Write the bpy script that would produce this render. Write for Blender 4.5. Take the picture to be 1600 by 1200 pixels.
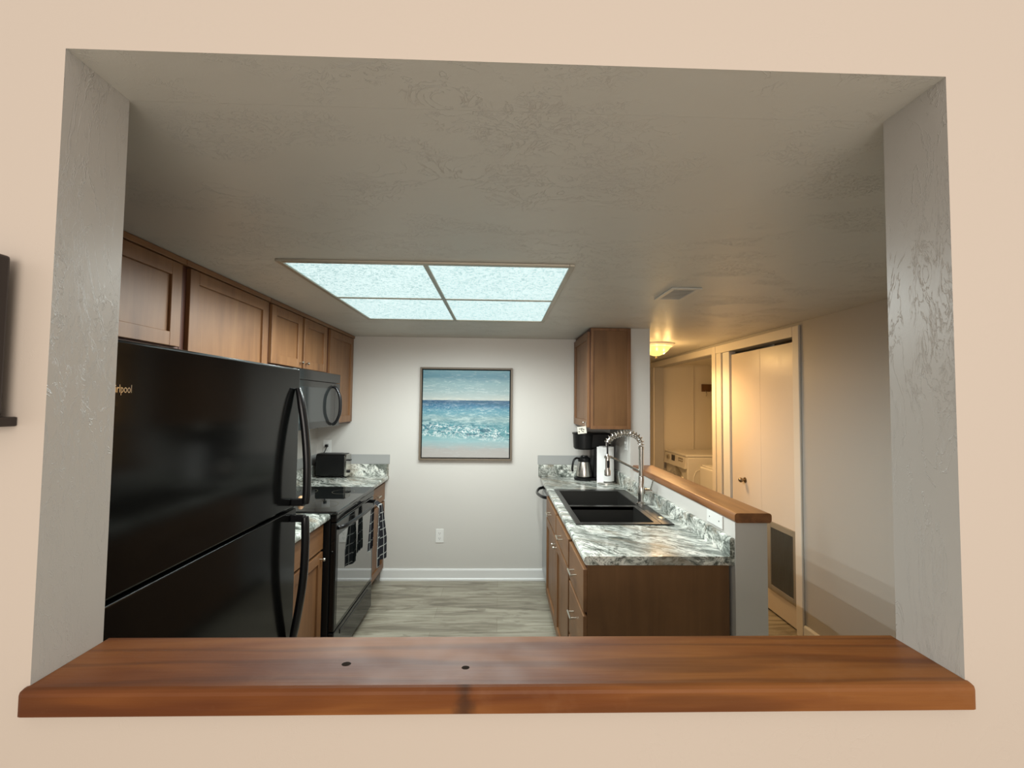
import bpy, bmesh, math, random
from mathutils import Vector, Matrix
random.seed(7)
PI = math.pi
for o in list(bpy.data.objects): bpy.data.objects.remove(o)
SC = bpy.context.scene
COL = SC.collection

# ------------------------------------------------------------------ camera, world, lights, exposure
cam_d = bpy.data.cameras.new('camera'); cam = bpy.data.objects.new('camera', cam_d); COL.objects.link(cam)
SC.camera = cam
f_px, pitch, yaw, roll = 690.03, 0.042362, -0.027306, -0.011076
cam_d.sensor_fit = 'HORIZONTAL'; cam_d.sensor_width = 36.0; cam_d.lens = 36.0 * f_px / 1600.0
cam_d.clip_start = 0.02
M3 = (Matrix.Rotation(yaw, 3, 'Z') @ Matrix.Rotation(pitch, 3, 'X') @ Matrix.Rotation(roll, 3, 'Y'))
right, fwd, up = M3 @ Vector((1, 0, 0)), M3 @ Vector((0, 1, 0)), M3 @ Vector((0, 0, 1))
mw = Matrix((( right.x, up.x, -fwd.x, 0.0), (right.y, up.y, -fwd.y, -0.725), (right.z, up.z, -fwd.z, 1.554), (0, 0, 0, 1)))
cam.matrix_world = mw

W = bpy.data.worlds.new('world'); SC.world = W; W.use_nodes = True
bg = W.node_tree.nodes['Background']
bg.inputs[0].default_value = (1.0, 0.89, 0.80, 1); bg.inputs[1].default_value = .90

SC.view_settings.view_transform = 'Standard'; SC.view_settings.look = 'None'
SC.view_settings.exposure = 0.0; SC.view_settings.gamma = 1.0; SC.view_settings.use_curve_mapping = False

def area_light(name, loc, rot, sx, sy, power, col, label=None):
    d = bpy.data.lights.new(name, 'AREA'); d.shape = 'RECTANGLE'; d.size = sx; d.size_y = sy
    d.energy = power; d.color = col
    o = bpy.data.objects.new(name, d); COL.objects.link(o); o.location = loc; o.rotation_euler = rot
    return o
KP = 9.8      # power of each of the sixteen points of the kitchen ceiling fixture
HP = 56.0     # power of the hall lamp's bulb
# daylight of the living room windows behind the camera (aimed at the wall and through the opening)
area_light('window_light', (0.3, -3.6, 1.7), (math.radians(84), 0, 0), 3.0, 1.6, 105, (1.0, 0.93, 0.86))

# ------------------------------------------------------------------ node helpers
def mat(name, base=(.8, .8, .8), rough=.5, metal=0.0, spec=.5, coat=0.0):
    m = bpy.data.materials.new(name); m.use_nodes = True
    b = m.node_tree.nodes['Principled BSDF']
    b.inputs['Base Color'].default_value = (*base, 1); b.inputs['Roughness'].default_value = rough
    b.inputs['Metallic'].default_value = metal; b.inputs['Specular IOR Level'].default_value = spec
    b.inputs['Coat Weight'].default_value = coat
    if coat: b.inputs['Coat Roughness'].default_value = .12
    return m
class NT:
    def __init__(s, m):
        s.t = m.node_tree; s.b = s.t.nodes['Principled BSDF']
    def n(s, typ, **k):
        x = s.t.nodes.new(typ)
        for a, v in k.items():
            if a.startswith('_'): setattr(x, a[1:], v)
            else:
                key = a.replace('__', ' ')
                x.inputs[key].default_value = v
        return x
    def l(s, a, b): s.t.links.new(a, b)
    def coord(s, world=False, scale=(1, 1, 1), rot=(0, 0, 0), loc=(0, 0, 0)):
        mp = s.n('ShaderNodeMapping')
        if world:
            g = s.n('ShaderNodeNewGeometry'); s.l(g.outputs['Position'], mp.inputs[0])
        else:
            g = s.n('ShaderNodeTexCoord'); s.l(g.outputs['Object'], mp.inputs[0])
        mp.inputs['Scale'].default_value = scale; mp.inputs['Rotation'].default_value = rot; mp.inputs['Location'].default_value = loc
        return mp.outputs[0]
    def noise(s, vec, scale, detail=4, rough=.5, dist=0.0):
        x = s.n('ShaderNodeTexNoise', Scale=scale, Detail=detail, Roughness=rough, Distortion=dist); s.l(vec, x.inputs['Vector']); return x.outputs['Fac']
    def ramp(s, fac, stops, interp='LINEAR'):
        r = s.n('ShaderNodeValToRGB'); r.color_ramp.interpolation = interp; e = r.color_ramp.elements
        while len(e) < len(stops): e.new(.5)
        for i, (p, c) in enumerate(stops):
            e[i].position = p; e[i].color = (c, c, c, 1) if not hasattr(c, '__len__') else (*c, 1)
        s.l(fac, r.inputs[0]); return r.outputs[0]
    def math(s, op, a, b=None, c=None):
        x = s.n('ShaderNodeMath', _operation=op)
        for i, v in enumerate((a, b, c)):
            if v is None: continue
            if isinstance(v, (int, float)): x.inputs[i].default_value = v
            else: s.l(v, x.inputs[i])
        return x.outputs[0]
    def mix(s, fac, a, b, mode='MIX'):
        x = s.n('ShaderNodeMixRGB', _blend_type=mode)
        for i, v in enumerate((fac, a, b)):
            if isinstance(v, (int, float)): x.inputs[i].default_value = v
            elif isinstance(v, tuple): x.inputs[i].default_value = (*v, 1)
            else: s.l(v, x.inputs[i])
        return x.outputs[0]
    def bump(s, h, strength=.3, dist=.005):
        x = s.n('ShaderNodeBump', Strength=strength, Distance=dist); s.l(h, x.inputs['Height']); s.l(x.outputs[0], s.b.inputs['Normal'])
    def color(s, c): s.l(c, s.b.inputs['Base Color'])

def plaster(name, base, rough=.45, amount=1.0, stretch=(1, 1, 1), lo=.5, fine=.25, rot=(0, 0, 0)):
    """satin paint over hand trowelled plaster: thin curling ridges in patches"""
    m = mat(name, base, rough, spec=.55); n = NT(m)
    v = n.coord(world=True, scale=stretch, rot=rot)
    a = n.noise(v, 8.0, 6, .62, 1.8)
    ridge = n.ramp(n.math('ABSOLUTE', n.math('SUBTRACT', a, .5)), [(0.0, 1.0), (.013, .0)])
    b = n.noise(v, 24.0, 5, .6, 2.4)
    ridge2 = n.ramp(n.math('ABSOLUTE', n.math('SUBTRACT', b, .52)), [(0.0, 1.0), (.022, .0)])
    mask = n.ramp(n.noise(v, 2.6, 3, .5, .4), [(lo, 0.0), (lo + .1, 1.0)])
    mask2 = n.ramp(n.noise(v, 4.3, 3, .5, .2), [(lo, 0.0), (lo + .08, 1.0)])
    h = n.math('ADD', n.math('MULTIPLY', ridge, mask), n.math('MULTIPLY', n.math('MULTIPLY', ridge2, mask2), .7))
    h = n.math('ADD', h, n.math('MULTIPLY', n.noise(v, 9, 3), .5))
    h = n.math('ADD', h, n.math('MULTIPLY', n.noise(n.coord(world=True), 260, 2), fine * .2))
    n.bump(h, .7 * amount, .004)
    return m

def wood(name, c0, c1, c2, axis='z', scale=1.0, rough=.46, coat=0.0, fig=1.0, world=False):
    m = mat(name, c1, rough, coat=coat); n = NT(m)
    st = {'x': (.10, 1, 1), 'y': (1, .10, 1), 'z': (1, 1, .10)}[axis]
    st = tuple(a * scale for a in st)
    v = n.coord(world=world, scale=st)
    a = n.noise(v, 14, 5, .55, .6)
    fine = n.noise(n.coord(world=world, scale=tuple(a_ * (6 if a_ > .5 * scale else 1.2) for a_ in st)), 30, 3, .6)
    blotch = n.noise(n.coord(world=world), 5, 3, .5, .3)
    c = n.ramp(a, [(.30, c0), (.5, c1), (.72, c2)])
    c = n.mix(n.math('MULTIPLY', fine, .45 * fig), c, c0, 'MIX')
    c = n.mix(n.ramp(blotch, [(.35, 0.0), (.7, .35)]), c, c2)
    n.color(c); n.bump(fine, .12, .001)
    return m

# ------------------------------------------------------------------ materials
CEIL_C = (.46, .435, .385)
M = {}
M['front_paint'] = plaster('cream_paint', (.48, .412, .345), .45, .18, lo=.56)
M['jamb_paint'] = plaster('grey_jamb_paint', (.41, .39, .355), .33, .55, stretch=(1.6, 1.6, .5), lo=.44)
M['ceiling'] = plaster('ceiling_paint', (.60, .578, .525), .42, .8, stretch=(.9, 1.3, 1), lo=.515, rot=(0, 0, .35))
M['wall'] = plaster('wall_paint', (.62, .60, .56), .5, .22, lo=.58)
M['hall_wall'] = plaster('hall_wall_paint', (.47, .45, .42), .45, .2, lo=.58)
M['closet'] = mat('closet_paint', (.84, .78, .66), .6)
M['white_trim'] = mat('white_trim_paint', (.80, .80, .78), .35)
M['cream_trim'] = mat('cream_trim_paint', (.78, .73, .65), .35)
M['grey_strip'] = plaster('grey_strip_paint', (.35, .355, .345), .5, .2)
M['door_paint'] = plaster('door_paint', (.72, .64, .55), .30, .14, lo=.5)
M['dark'] = mat('dark_void', (.02, .018, .015), .8)
M['cab'] = wood('maple_stain', (.13, .056, .021), (.205, .094, .036), (.27, .135, .056), 'z', 1.0)
M['cab_h'] = wood('maple_stain_rail', (.13, .056, .021), (.205, .094, .036), (.27, .135, .056), 'y', 1.0)
M['cab_side'] = wood('maple_side_panel', (.115, .050, .015), (.165, .076, .024), (.215, .102, .036), 'z', .8)
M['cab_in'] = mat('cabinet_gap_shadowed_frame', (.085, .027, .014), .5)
M['black_gloss'] = mat('black_gloss_enamel', (.006, .006, .006), .08, spec=.35)
M['fridge_black'] = mat('black_fridge_enamel', (.0035, .0035, .0033), .12, spec=.22)
M['black_glass'] = mat('black_glass', (.008, .009, .009), .03, spec=.6)
M['black_plastic'] = mat('black_plastic', (.007, .007, .007), .35, spec=.3)
M['black_satin'] = mat('black_satin', (.008, .008, .009), .25, spec=.4)
M['micro'] = mat('dark_grey_gloss', (.013, .012, .011), .12, spec=.24)
M['micro_glass'] = mat('microwave_window', (.02, .022, .022), .05, spec=.34)
M['oven_glass'] = mat('oven_window_glass', (.012, .014, .014), .03, spec=1.0, coat=1.0)
M['oven_glass'].node_tree.nodes['Principled BSDF'].inputs['Coat Roughness'].default_value = .02
M['steel'] = mat('brushed_steel', (.62, .60, .56), .25, 1.0)
M['chrome'] = mat('polished_chrome', (.78, .77, .74), .12, 1.0)
M['nickel'] = mat('satin_nickel', (.62, .58, .50), .28, 1.0)
M['brass_dark'] = mat('aged_knob_metal', (.30, .23, .15), .3, 1.0)
M['stainless_panel'] = mat('stainless_panel', (.45, .46, .47), .35, .9)
M['white_plastic'] = mat('white_plastic', (.80, .80, .77), .3)
M['appliance_white'] = mat('appliance_white', (.78, .75, .68), .25)
M['slot'] = mat('outlet_slot', (.05, .05, .05), .5)
M['paper'] = mat('paper_towel', (.88, .88, .87), .9, spec=.1)
M['painting_frame'] = mat('taupe_frame', (.155, .12, .085), .5)
M['frame_gap'] = mat('frame_gap', (.02, .02, .02), .8)
M['vent_white'] = mat('vent_enamel', (.62, .60, .55), .4)
M['grille_taupe'] = mat('taupe_grille_metal', (.27, .235, .18), .5)
M['grille_slat'] = mat('grey_grille_slat', (.14, .135, .115), .45, .2)
M['light_frame'] = mat('light_frame_metal', (.40, .36, .29), .35, .5)
M['sink'] = mat('black_composite_sink', (.022, .021, .019), .33, spec=.4)
M['peach'] = mat('peach_ceramic', (.85, .48, .25), .35)
M['tag'] = mat('tag_card', (.80, .77, .66), .6)
M['ink'] = mat('ink', (.02, .014, .01), .9, spec=.05)
M['tv'] = mat('tv_black', (.018, .012, .010), .35)
M['display'] = mat('dark_display', (.015, .012, .014), .1)

def stone():
    m = mat('veined_laminate', (.6, .6, .55), .16, spec=.5); n = NT(m)
    v0 = n.coord(world=True, rot=(0, 0, math.radians(36)), scale=(1, 1, 1))
    w = n.n('ShaderNodeTexNoise', Scale=3.0, Detail=3.0); n.l(v0, w.inputs['Vector'])
    wv = n.n('ShaderNodeVectorMath', _operation='MULTIPLY_ADD'); n.l(w.outputs['Color'], wv.inputs[0]); wv.inputs[1].default_value = (.22, .22, .22); n.l(v0, wv.inputs[2])
    mp = n.n('ShaderNodeMapping'); n.l(wv.outputs[0], mp.inputs[0]); mp.inputs['Scale'].default_value = (.32, 1.5, 1.3); v = mp.outputs[0]
    a = n.noise(v, 12, 10, .72, .7)
    fn = n.noise(v, 52, 8, .72, .3)
    big = n.noise(v, 4.2, 4, .55, .6)
    c = n.ramp(a, [(.34, (.06, .07, .062)), (.43, (.20, .22, .195)), (.48, (.52, .55, .50)), (.54, (.82, .84, .78)), (.62, (.86, .86, .79)), (.68, (.50, .49, .42))])
    dv = n.ramp(fn, [(.36, 1.0), (.455, .55), (.50, 0.0)])
    c = n.mix(dv, c, (.055, .062, .052))
    c = n.mix(n.ramp(big, [(.44, .55), (.52, 0.0)]), c, (.13, .14, .12))
    br = n.ramp(n.noise(v, 7, 4, .5, .5), [(.52, 0.0), (.62, .45)])
    c = n.mix(br, c, (.34, .27, .19))
    n.color(c); return m
M['stone'] = stone()

def sill_wood():
    m = mat('fir_board', (.4, .17, .07), .5, spec=.22); n = NT(m)
    v = n.coord(world=True, scale=(.14, 1.6, 1.6))
    base = n.noise(v, 5, 3, .5, 1.2)
    rings = n.n('ShaderNodeTexWave', Scale=4.5, Distortion=11.0, Detail=3.0, _wave_type='BANDS', _bands_direction='Y'); n.l(v, rings.inputs['Vector']); rings.inputs['Detail Scale'].default_value = 1.3
    c = n.ramp(base, [(.38, (.105, .029, .006)), (.5, (.155, .048, .009)), (.62, (.225, .082, .018))])
    c = n.mix(n.math('MULTIPLY', n.ramp(rings.outputs['Fac'], [(.0, 1.0), (.34, 0.0)]), .42), c, (.045, .012, .003))
    fine = n.noise(n.coord(world=True, scale=(.6, 14, 14)), 12, 4, .6)
    c = n.mix(n.math('MULTIPLY', fine, .35), c, (.07, .02, .005))
    wear = n.ramp(n.noise(n.coord(world=True, scale=(1, 1.6, 1), loc=(.3, 0, 0)), 5, 5, .7), [(.55, 0.0), (.75, .25)])
    c = n.mix(wear, c, (.28, .145, .07))
    g = n.n('ShaderNodeNewGeometry'); sp = n.n('ShaderNodeSeparateXYZ'); n.l(g.outputs['Position'], sp.inputs[0])
    kx = n.math('ADD', n.math('ABSOLUTE', n.math('ADD', sp.outputs['X'], .048)), n.math('MULTIPLY', n.noise(n.coord(world=True), 40, 3), .03))
    kn = n.math('MULTIPLY', n.ramp(kx, [(.018, 1.0), (.034, 0.0)]), n.math('LESS_THAN', sp.outputs['Y'], -.004))
    c = n.mix(n.math('MULTIPLY', kn, .75), c, (.03, .012, .005))
    n.color(c); n.bump(n.math('ADD', fine, n.math('MULTIPLY', base, 1.0)), .2, .002)
    n.l(n.ramp(n.noise(n.coord(world=True), 14, 4), [(.3, .45), (.7, .56)]), n.b.inputs['Roughness'])
    return m
M['sill'] = sill_wood()
M['cap'] = wood('cap_board', (.10, .032, .009), (.25, .098, .030), (.34, .145, .048), 'y', 1.6, .45, .1)

def floor_mat():
    m = mat('vinyl_plank', (.4, .38, .33), .38); n = NT(m)
    v = n.coord(world=True)
    br = n.n('ShaderNodeTexBrick', _offset=.37, _squash=1.0, Scale=1.0); n.l(v, br.inputs['Vector'])
    br.inputs['Brick Width'].default_value = 1.22; br.inputs['Row Height'].default_value = .18
    br.inputs['Mortar Size'].default_value = .0012; br.inputs['Mortar Smooth'].default_value = .1; br.inputs['Bias'].default_value = 0
    br.inputs['Color1'].default_value = (.29, .27, .235, 1); br.inputs['Color2'].default_value = (.36, .345, .305, 1); br.inputs['Mortar'].default_value = (.20, .18, .14, 1)
    g = n.noise(n.coord(world=True, scale=(.16, 1.7, 1)), 11, 6, .65, .9)
    kn = n.noise(n.coord(world=True, scale=(.5, 2.2, 1)), 6, 3, .55, 1.6)
    c = n.mix(.75, br.outputs['Color'], n.ramp(g, [(.36, (.22, .19, .14)), (.48, (.50, .47, .39)), (.62, (.74, .72, .63))]), 'OVERLAY')
    c = n.mix(n.ramp(kn, [(.55, 0.0), (.64, .55)]), c, (.17, .145, .10))
    n.color(c); n.bump(g, .1, .001); return m
M['floor'] = floor_mat()

def painting_mat(x0, x1, z0, z1):
    m = mat('seascape_paint', (.5, .6, .6), .45); n = NT(m)
    g = n.n('ShaderNodeNewGeometry'); sp = n.n('ShaderNodeSeparateXYZ'); n.l(g.outputs['Position'], sp.inputs[0])
    t = n.math('DIVIDE', n.math('SUBTRACT', sp.outputs['Z'], z0), z1 - z0)
    v = n.coord(world=True, scale=(1.0, 1.0, 5.0))
    nz = n.noise(v, 5.5, 6, .62, .8); nf = n.noise(n.coord(world=True, scale=(1.0, 1.0, 5.0)), 12, 7, .68, .9)
    tw = n.math('ADD', t, n.math('MULTIPLY', n.math('SUBTRACT', nz, .5), .10))
    sea = n.ramp(tw, [(.0, (.55, .49, .46)), (.09, (.52, .47, .44)), (.13, (.42, .50, .50)), (.20, (.33, .52, .54)), (.27, (.14, .36, .39)), (.36, (.07, .29, .34)), (.44, (.27, .41, .42)), (.52, (.12, .34, .42)), (.585, (.02, .17, .31)), (.635, (.008, .09, .19))])
    sky = n.ramp(tw, [(.64, (.74, .70, .60)), (.675, (.52, .56, .53)), (.76, (.34, .46, .47)), (.85, (.27, .43, .46)), (.93, (.09, .26, .34)), (1.0, (.16, .36, .44))])
    hor = n.math('GREATER_THAN', n.math('ADD', t, n.math('MULTIPLY', n.math('SUBTRACT', nf, .5), .012)), .655)
    # foam: curling white lines in a band
    fo = n.math('ABSOLUTE', n.math('SUBTRACT', n.noise(n.coord(world=True, scale=(1.0, 1.0, 2.0)), 10, 3, .6, 2.0), .5))
    foam = n.ramp(fo, [(.0, 1.0), (.022, 1.0), (.036, 0.0)])
    tb = n.math('ADD', t, n.math('MULTIPLY', sp.outputs['X'], .09))
    fb = n.ramp(tb, [(.17, 0.0), (.20, .75), (.26, 1.0), (.32, .9), (.35, .15), (.55, .12), (.64, 0.0)])
    sea = n.mix(n.math('MULTIPLY', foam, fb), sea, (.88, .92, .90))
    dk = n.ramp(nf, [(.41, 1.0), (.48, 0.0)]); db = n.ramp(tb, [(.20, 0.0), (.24, 1.0), (.35, .8), (.40, 0.15), (.55, .2), (.6, .6), (.66, .8)])
    sea = n.mix(n.math('MULTIPLY', dk, db), sea, (.01, .11, .17))
    ws = n.ramp(nf, [(.53, 0.0), (.60, .75)]); wb = n.ramp(t, [(.3, .15), (.42, .6), (.55, .5), (.64, .15), (.70, .3), (.8, .6), (.9, .3), (1., .1)])
    c = n.mix(hor, sea, sky); c = n.mix(n.math('MULTIPLY', ws, wb), c, (.74, .82, .80))
    c = n.mix(.42, c, (.30, .40, .42), 'MULTIPLY')
    n.color(c); n.bump(nf, .25, .002); return m

def diffuser_mat():
    m = mat('prismatic_diffuser', (.25, .28, .28), .5); n = NT(m)
    a = n.noise(n.coord(world=True), 75, 3, .6, 1.2)
    c = n.ramp(a, [(.42, (.40, .60, .61)), (.48, (.68, .90, .90)), (.56, (.76, .95, .95))])
    n.l(c, n.b.inputs['Emission Color']); n.b.inputs['Emission Strength'].default_value = .95
    n.bump(a, .4, .002); return m
M['diffuser'] = diffuser_mat()
def emis(name, col, st):
    m = mat(name, (.8, .8, .75), .4); b = m.node_tree.nodes['Principled BSDF']
    b.inputs['Emission Color'].default_value = (*col, 1); b.inputs['Emission Strength'].default_value = st; return m
M['dome'] = emis('lit_glass_dome', (1.0, .80, .22), 1.15)
M['dome'].node_tree.nodes['Principled BSDF'].inputs['Base Color'].default_value = (.05, .04, .02, 1)

def towel_mat():
    m = mat('check_cotton', (.03, .03, .035), .95, spec=.1); n = NT(m)
    tc = n.n('ShaderNodeTexCoord'); sp = n.n('ShaderNodeSeparateXYZ'); n.l(tc.outputs['UV'], sp.inputs[0])
    def line(s, k, w): return n.math('LESS_THAN', n.math('FRACT', n.math('MULTIPLY', s, k)), w)
    c = n.math('MAXIMUM', line(sp.outputs['X'], 4.0, .08), line(sp.outputs['Y'], 13.0, .11))
    n.color(n.mix(c, (.045, .045, .055), (.62, .63, .62))); return m
M['towel'] = towel_mat()

# ------------------------------------------------------------------ mesh builder
class MB:
    def __init__(s): s.bm = bmesh.new()
    def box(s, x0, x1, y0, y1, z0, z1, bev=0.0, seg=2, mi=0):
        x0, x1 = sorted((x0, x1)); y0, y1 = sorted((y0, y1)); z0, z1 = sorted((z0, z1))
        vs = [s.bm.verts.new(p) for p in ((x0, y0, z0), (x1, y0, z0), (x1, y1, z0), (x0, y1, z0), (x0, y0, z1), (x1, y0, z1), (x1, y1, z1), (x0, y1, z1))]
        fs = [s.bm.faces.new([vs[i] for i in q]) for q in ((0, 3, 2, 1), (4, 5, 6, 7), (0, 1, 5, 4), (1, 2, 6, 5), (2, 3, 7, 6), (3, 0, 4, 7))]
        for f in fs: f.material_index = mi
        if bev:
            es = {e for f in fs for e in f.edges}
            bmesh.ops.bevel(s.bm, geom=list(es), offset=bev, segments=seg, profile=.5, affect='EDGES')
        return s
    def prism(s, poly, axis, a, b, smooth=False, mi=0):
        def P(u, v, w):
            return {'x': (w, u, v), 'y': (u, w, v), 'z': (u, v, w)}[axis]
        A = [s.bm.verts.new(P(u, v, a)) for u, v in poly]; B = [s.bm.verts.new(P(u, v, b)) for u, v in poly]
        n = len(poly); fs = []
        for i in range(n):
            f = s.bm.faces.new((A[i], A[(i + 1) % n], B[(i + 1) % n], B[i])); f.smooth = smooth; fs.append(f)
        fs.append(s.bm.faces.new(A[::-1])); fs.append(s.bm.faces.new(B))
        for f in fs: f.material_index = mi
        bmesh.ops.recalc_face_normals(s.bm, faces=fs)
        return s
    def tube(s, pts, r, seg=12, sx=1.0, up=(0, 0, 1), cap=True):
        """swept tube; r number or list; sx widens the section along the side direction"""
        pts = [Vector(p) for p in pts]; n = len(pts)
        rs = r if isinstance(r, (list, tuple)) else [r] * n
        rings = []; U = Vector(up); prev = None
        for i, p in enumerate(pts):
            t = (pts[min(i + 1, n - 1)] - pts[max(i - 1, 0)]).normalized()
            if prev is None:
                side = t.cross(U)
                if side.length < 1e-3: side = t.cross(Vector((1, 0, 0)))
                side.normalize()
            else:
                side = prev - t * prev.dot(t); side.normalize()
            prev = side; nn = side.cross(t)
            rings.append([s.bm.verts.new(p + side * math.cos(a) * rs[i] * sx + nn * math.sin(a) * rs[i]) for a in [2 * PI * k / seg for k in range(seg)]])
        fs = []
        for i in range(n - 1):
            for k in range(seg):
                f = s.bm.faces.new((rings[i][k], rings[i][(k + 1) % seg], rings[i + 1][(k + 1) % seg], rings[i + 1][k])); f.smooth = True; fs.append(f)
        if cap: fs.append(s.bm.faces.new(rings[0][::-1])); fs.append(s.bm.faces.new(rings[-1]))
        bmesh.ops.recalc_face_normals(s.bm, faces=fs)
        return s
    def lathe(s, prof, c, seg=32, axis='z', smooth=True, sy=1.0):
        """prof: list of (radius, height) from c along axis"""
        def P(r, h, a):
            u, v = r * math.cos(a), r * math.sin(a) * sy
            return {'z': (c[0] + u, c[1] + v, c[2] + h), 'x': (c[0] + h, c[1] + u, c[2] + v), 'y': (c[0] + u, c[1] + h, c[2] + v)}[axis]
        rings = []
        for r, h in prof:
            if r < 1e-5: rings.append([s.bm.verts.new(P(0, h, 0))])
            else: rings.append([s.bm.verts.new(P(r, h, 2 * PI * k / seg)) for k in range(seg)])
        fs = []
        for a, b in zip(rings, rings[1:]):
            for k in range(seg):
                k2 = (k + 1) % seg
                if len(a) == 1 and len(b) == 1: continue
                if len(a) == 1: q = (a[0], b[k2], b[k])
                elif len(b) == 1: q = (a[k], a[k2], b[0])
                else: q = (a[k], a[k2], b[k2], b[k])
                f = s.bm.faces.new(q); f.smooth = smooth; fs.append(f)
        if len(rings[0]) > 1: fs.append(s.bm.faces.new(rings[0][::-1]))
        if len(rings[-1]) > 1: fs.append(s.bm.faces.new(rings[-1]))
        bmesh.ops.recalc_face_normals(s.bm, faces=fs)
        return s
    def cyl(s, c, r, h, axis='z', seg=24): return s.lathe([(r, 0), (r, h)], c, seg, axis, smooth=True)
    def build(s, name, m, parent=None, sharp=True):
        me = bpy.data.meshes.new(name)
        ms = m if isinstance(m, (list, tuple)) else [m]
        for k in ms: me.materials.append(k)
        o = bpy.data.objects.new(name, me)
        if parent is None:
            xs = [v.co for v in s.bm.verts]
            org = Vector(((min(v.x for v in xs) + max(v.x for v in xs)) / 2, (min(v.y for v in xs) + max(v.y for v in xs)) / 2, min(v.z for v in xs)))
            o.location = org
        else:
            org = origin(parent); o.parent = parent
        bmesh.ops.translate(s.bm, verts=s.bm.verts, vec=-org)
        for e in s.bm.edges:
            if len(e.link_faces) == 2 and e.calc_face_angle(0) > math.radians(38): e.smooth = False
        s.bm.to_mesh(me); s.bm.free()
        COL.objects.link(o)
        return o
def origin(o):
    v = Vector((0, 0, 0))
    while o: v += o.location; o = o.parent
    return v
def tag(o, label, cat, group=None):
    o['label'] = label; o['category'] = cat
    if group: o['group'] = group
    return o
def thing(name, label, cat, loc, group=None):
    o = bpy.data.objects.new(name, None); COL.objects.link(o); o.location = loc; o.empty_display_size = .05
    return tag(o, label, cat, group)
def struct(o, label=None):
    o['kind'] = 'structure'
    if label: o['label'] = label
    return o
def rrect(u0, u1, v0, v1, r, seg=5, corners=(1, 1, 1, 1)):
    """rounded rectangle, corners order: (u0v0, u1v0, u1v1, u0v1)"""
    pts = []
    for (cu, cv, a0), on, (su, sv) in zip(((u0 + r, v0 + r, PI), (u1 - r, v0 + r, 1.5 * PI), (u1 - r, v1 - r, 0), (u0 + r, v1 - r, .5 * PI)), corners, ((u0, v0), (u1, v0), (u1, v1), (u0, v1))):
        if on:
            for k in range(seg + 1):
                a = a0 + .5 * PI * k / seg; pts.append((cu + r * math.cos(a), cv + r * math.sin(a)))
        else: pts.append((su, sv))
    return pts
def interp(pts, n):
    """Catmull-Rom through pts"""
    P = [Vector(p) for p in pts]; P = [P[0] * 2 - P[1]] + P + [P[-1] * 2 - P[-2]]; out = []
    for i in range(1, len(P) - 2):
        for k in range(n):
            t = k / n
            out.append(.5 * ((2 * P[i]) + (-P[i - 1] + P[i + 1]) * t + (2 * P[i - 1] - 5 * P[i] + 4 * P[i + 1] - P[i + 2]) * t * t + (-P[i - 1] + 3 * P[i] - 3 * P[i + 1] + P[i + 2]) * t ** 3))
    out.append(P[-2]); return out
def text_mesh(name, body, size, m, parent, loc, rot, extr=.001):
    cu = bpy.data.curves.new(name, 'FONT'); cu.body = body; cu.size = size; cu.extrude = extr; cu.align_x = 'RIGHT'
    t = bpy.data.objects.new(name + '_curve', cu); COL.objects.link(t)
    bpy.context.view_layer.update()
    me = bpy.data.meshes.new_from_object(t.evaluated_get(bpy.context.evaluated_depsgraph_get()))
    bpy.data.objects.remove(t); me.name = name; me.materials.clear(); me.materials.append(m)
    o = bpy.data.objects.new(name, me); COL.objects.link(o); o.parent = parent
    o.location = Vector(loc) - origin(parent); o.rotation_euler = rot
    return o

# ------------------------------------------------------------------ room shell
H = 2.13; F = 3.217; LX = -1.60; RX = 2.05; T = .126
OL, OR_, OS = -.723, .770, 1.068
struct(MB().box(-3.2, 3.4, -3.2, 6.2, -.06, 0).build('floor', M['floor']))
# front wall with pass-through: cream on the living room side, grey in the opening
b = MB()
for (x0, x1, z0, z1) in ((-3.2, OL, 0, 3.0), (OR_, 3.4, 0, 3.0), (OL, OR_, 0, OS), (OL, OR_, H, 3.0)):
    b.box(x0, x1, 0, T, z0, z1)
bmesh.ops.remove_doubles(b.bm, verts=b.bm.verts, dist=1e-5)
for f in b.bm.faces:
    f.material_index = 0 if f.normal.y < -.5 else (2 if f.normal.z < -.5 else 1)
# drop the hidden inner faces shared by neighbouring blocks
seen = {}
for f in list(b.bm.faces):
    key = tuple(sorted(v.index for v in f.verts)); seen.setdefault(tuple(round(c, 4) for c in f.calc_center_median()), []).append(f)
struct(b.build('wall_front', [M['front_paint'], M['jamb_paint'], M['ceiling']]))
struct(MB().box(LX - .1, 3.4, T + .0005, 6.2, H, H + .12).build('ceiling', M['ceiling']))
struct(MB().box(LX - .1, LX, T, F + .1, 0, H - .0005).build('wall_left', M['wall']))
struct(MB().box(LX, .9905, F, F + .1, 0, H - .0005).build('wall_far', M['wall']))
struct(MB().box(.991, 1.14, 2.60, 5.7, 0, H - .0005).build('wall_divider', M['wall']))
struct(MB().box(1.016, 1.156, 1.167, 2.5995, 0, 1.0525).build('wall_half', M['wall']))
# right wall with two closet openings
b = MB()
b.box(RX, RX + .12, T, 2.285, 0, H - .0005)
b.box(RX, RX + .12, 2.285, 5.07, 2.04, H - .0005)
b.box(RX, RX + .12, 3.285, 3.455, 0, 2.04)
b.box(RX, RX + .12, 5.07, 5.7, 0, H - .0005)
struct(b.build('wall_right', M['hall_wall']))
struct(MB().box(1.14, RX, 5.6, 5.7, 0, H - .0005).build('wall_hall_end', M['hall_wall']))
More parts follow.
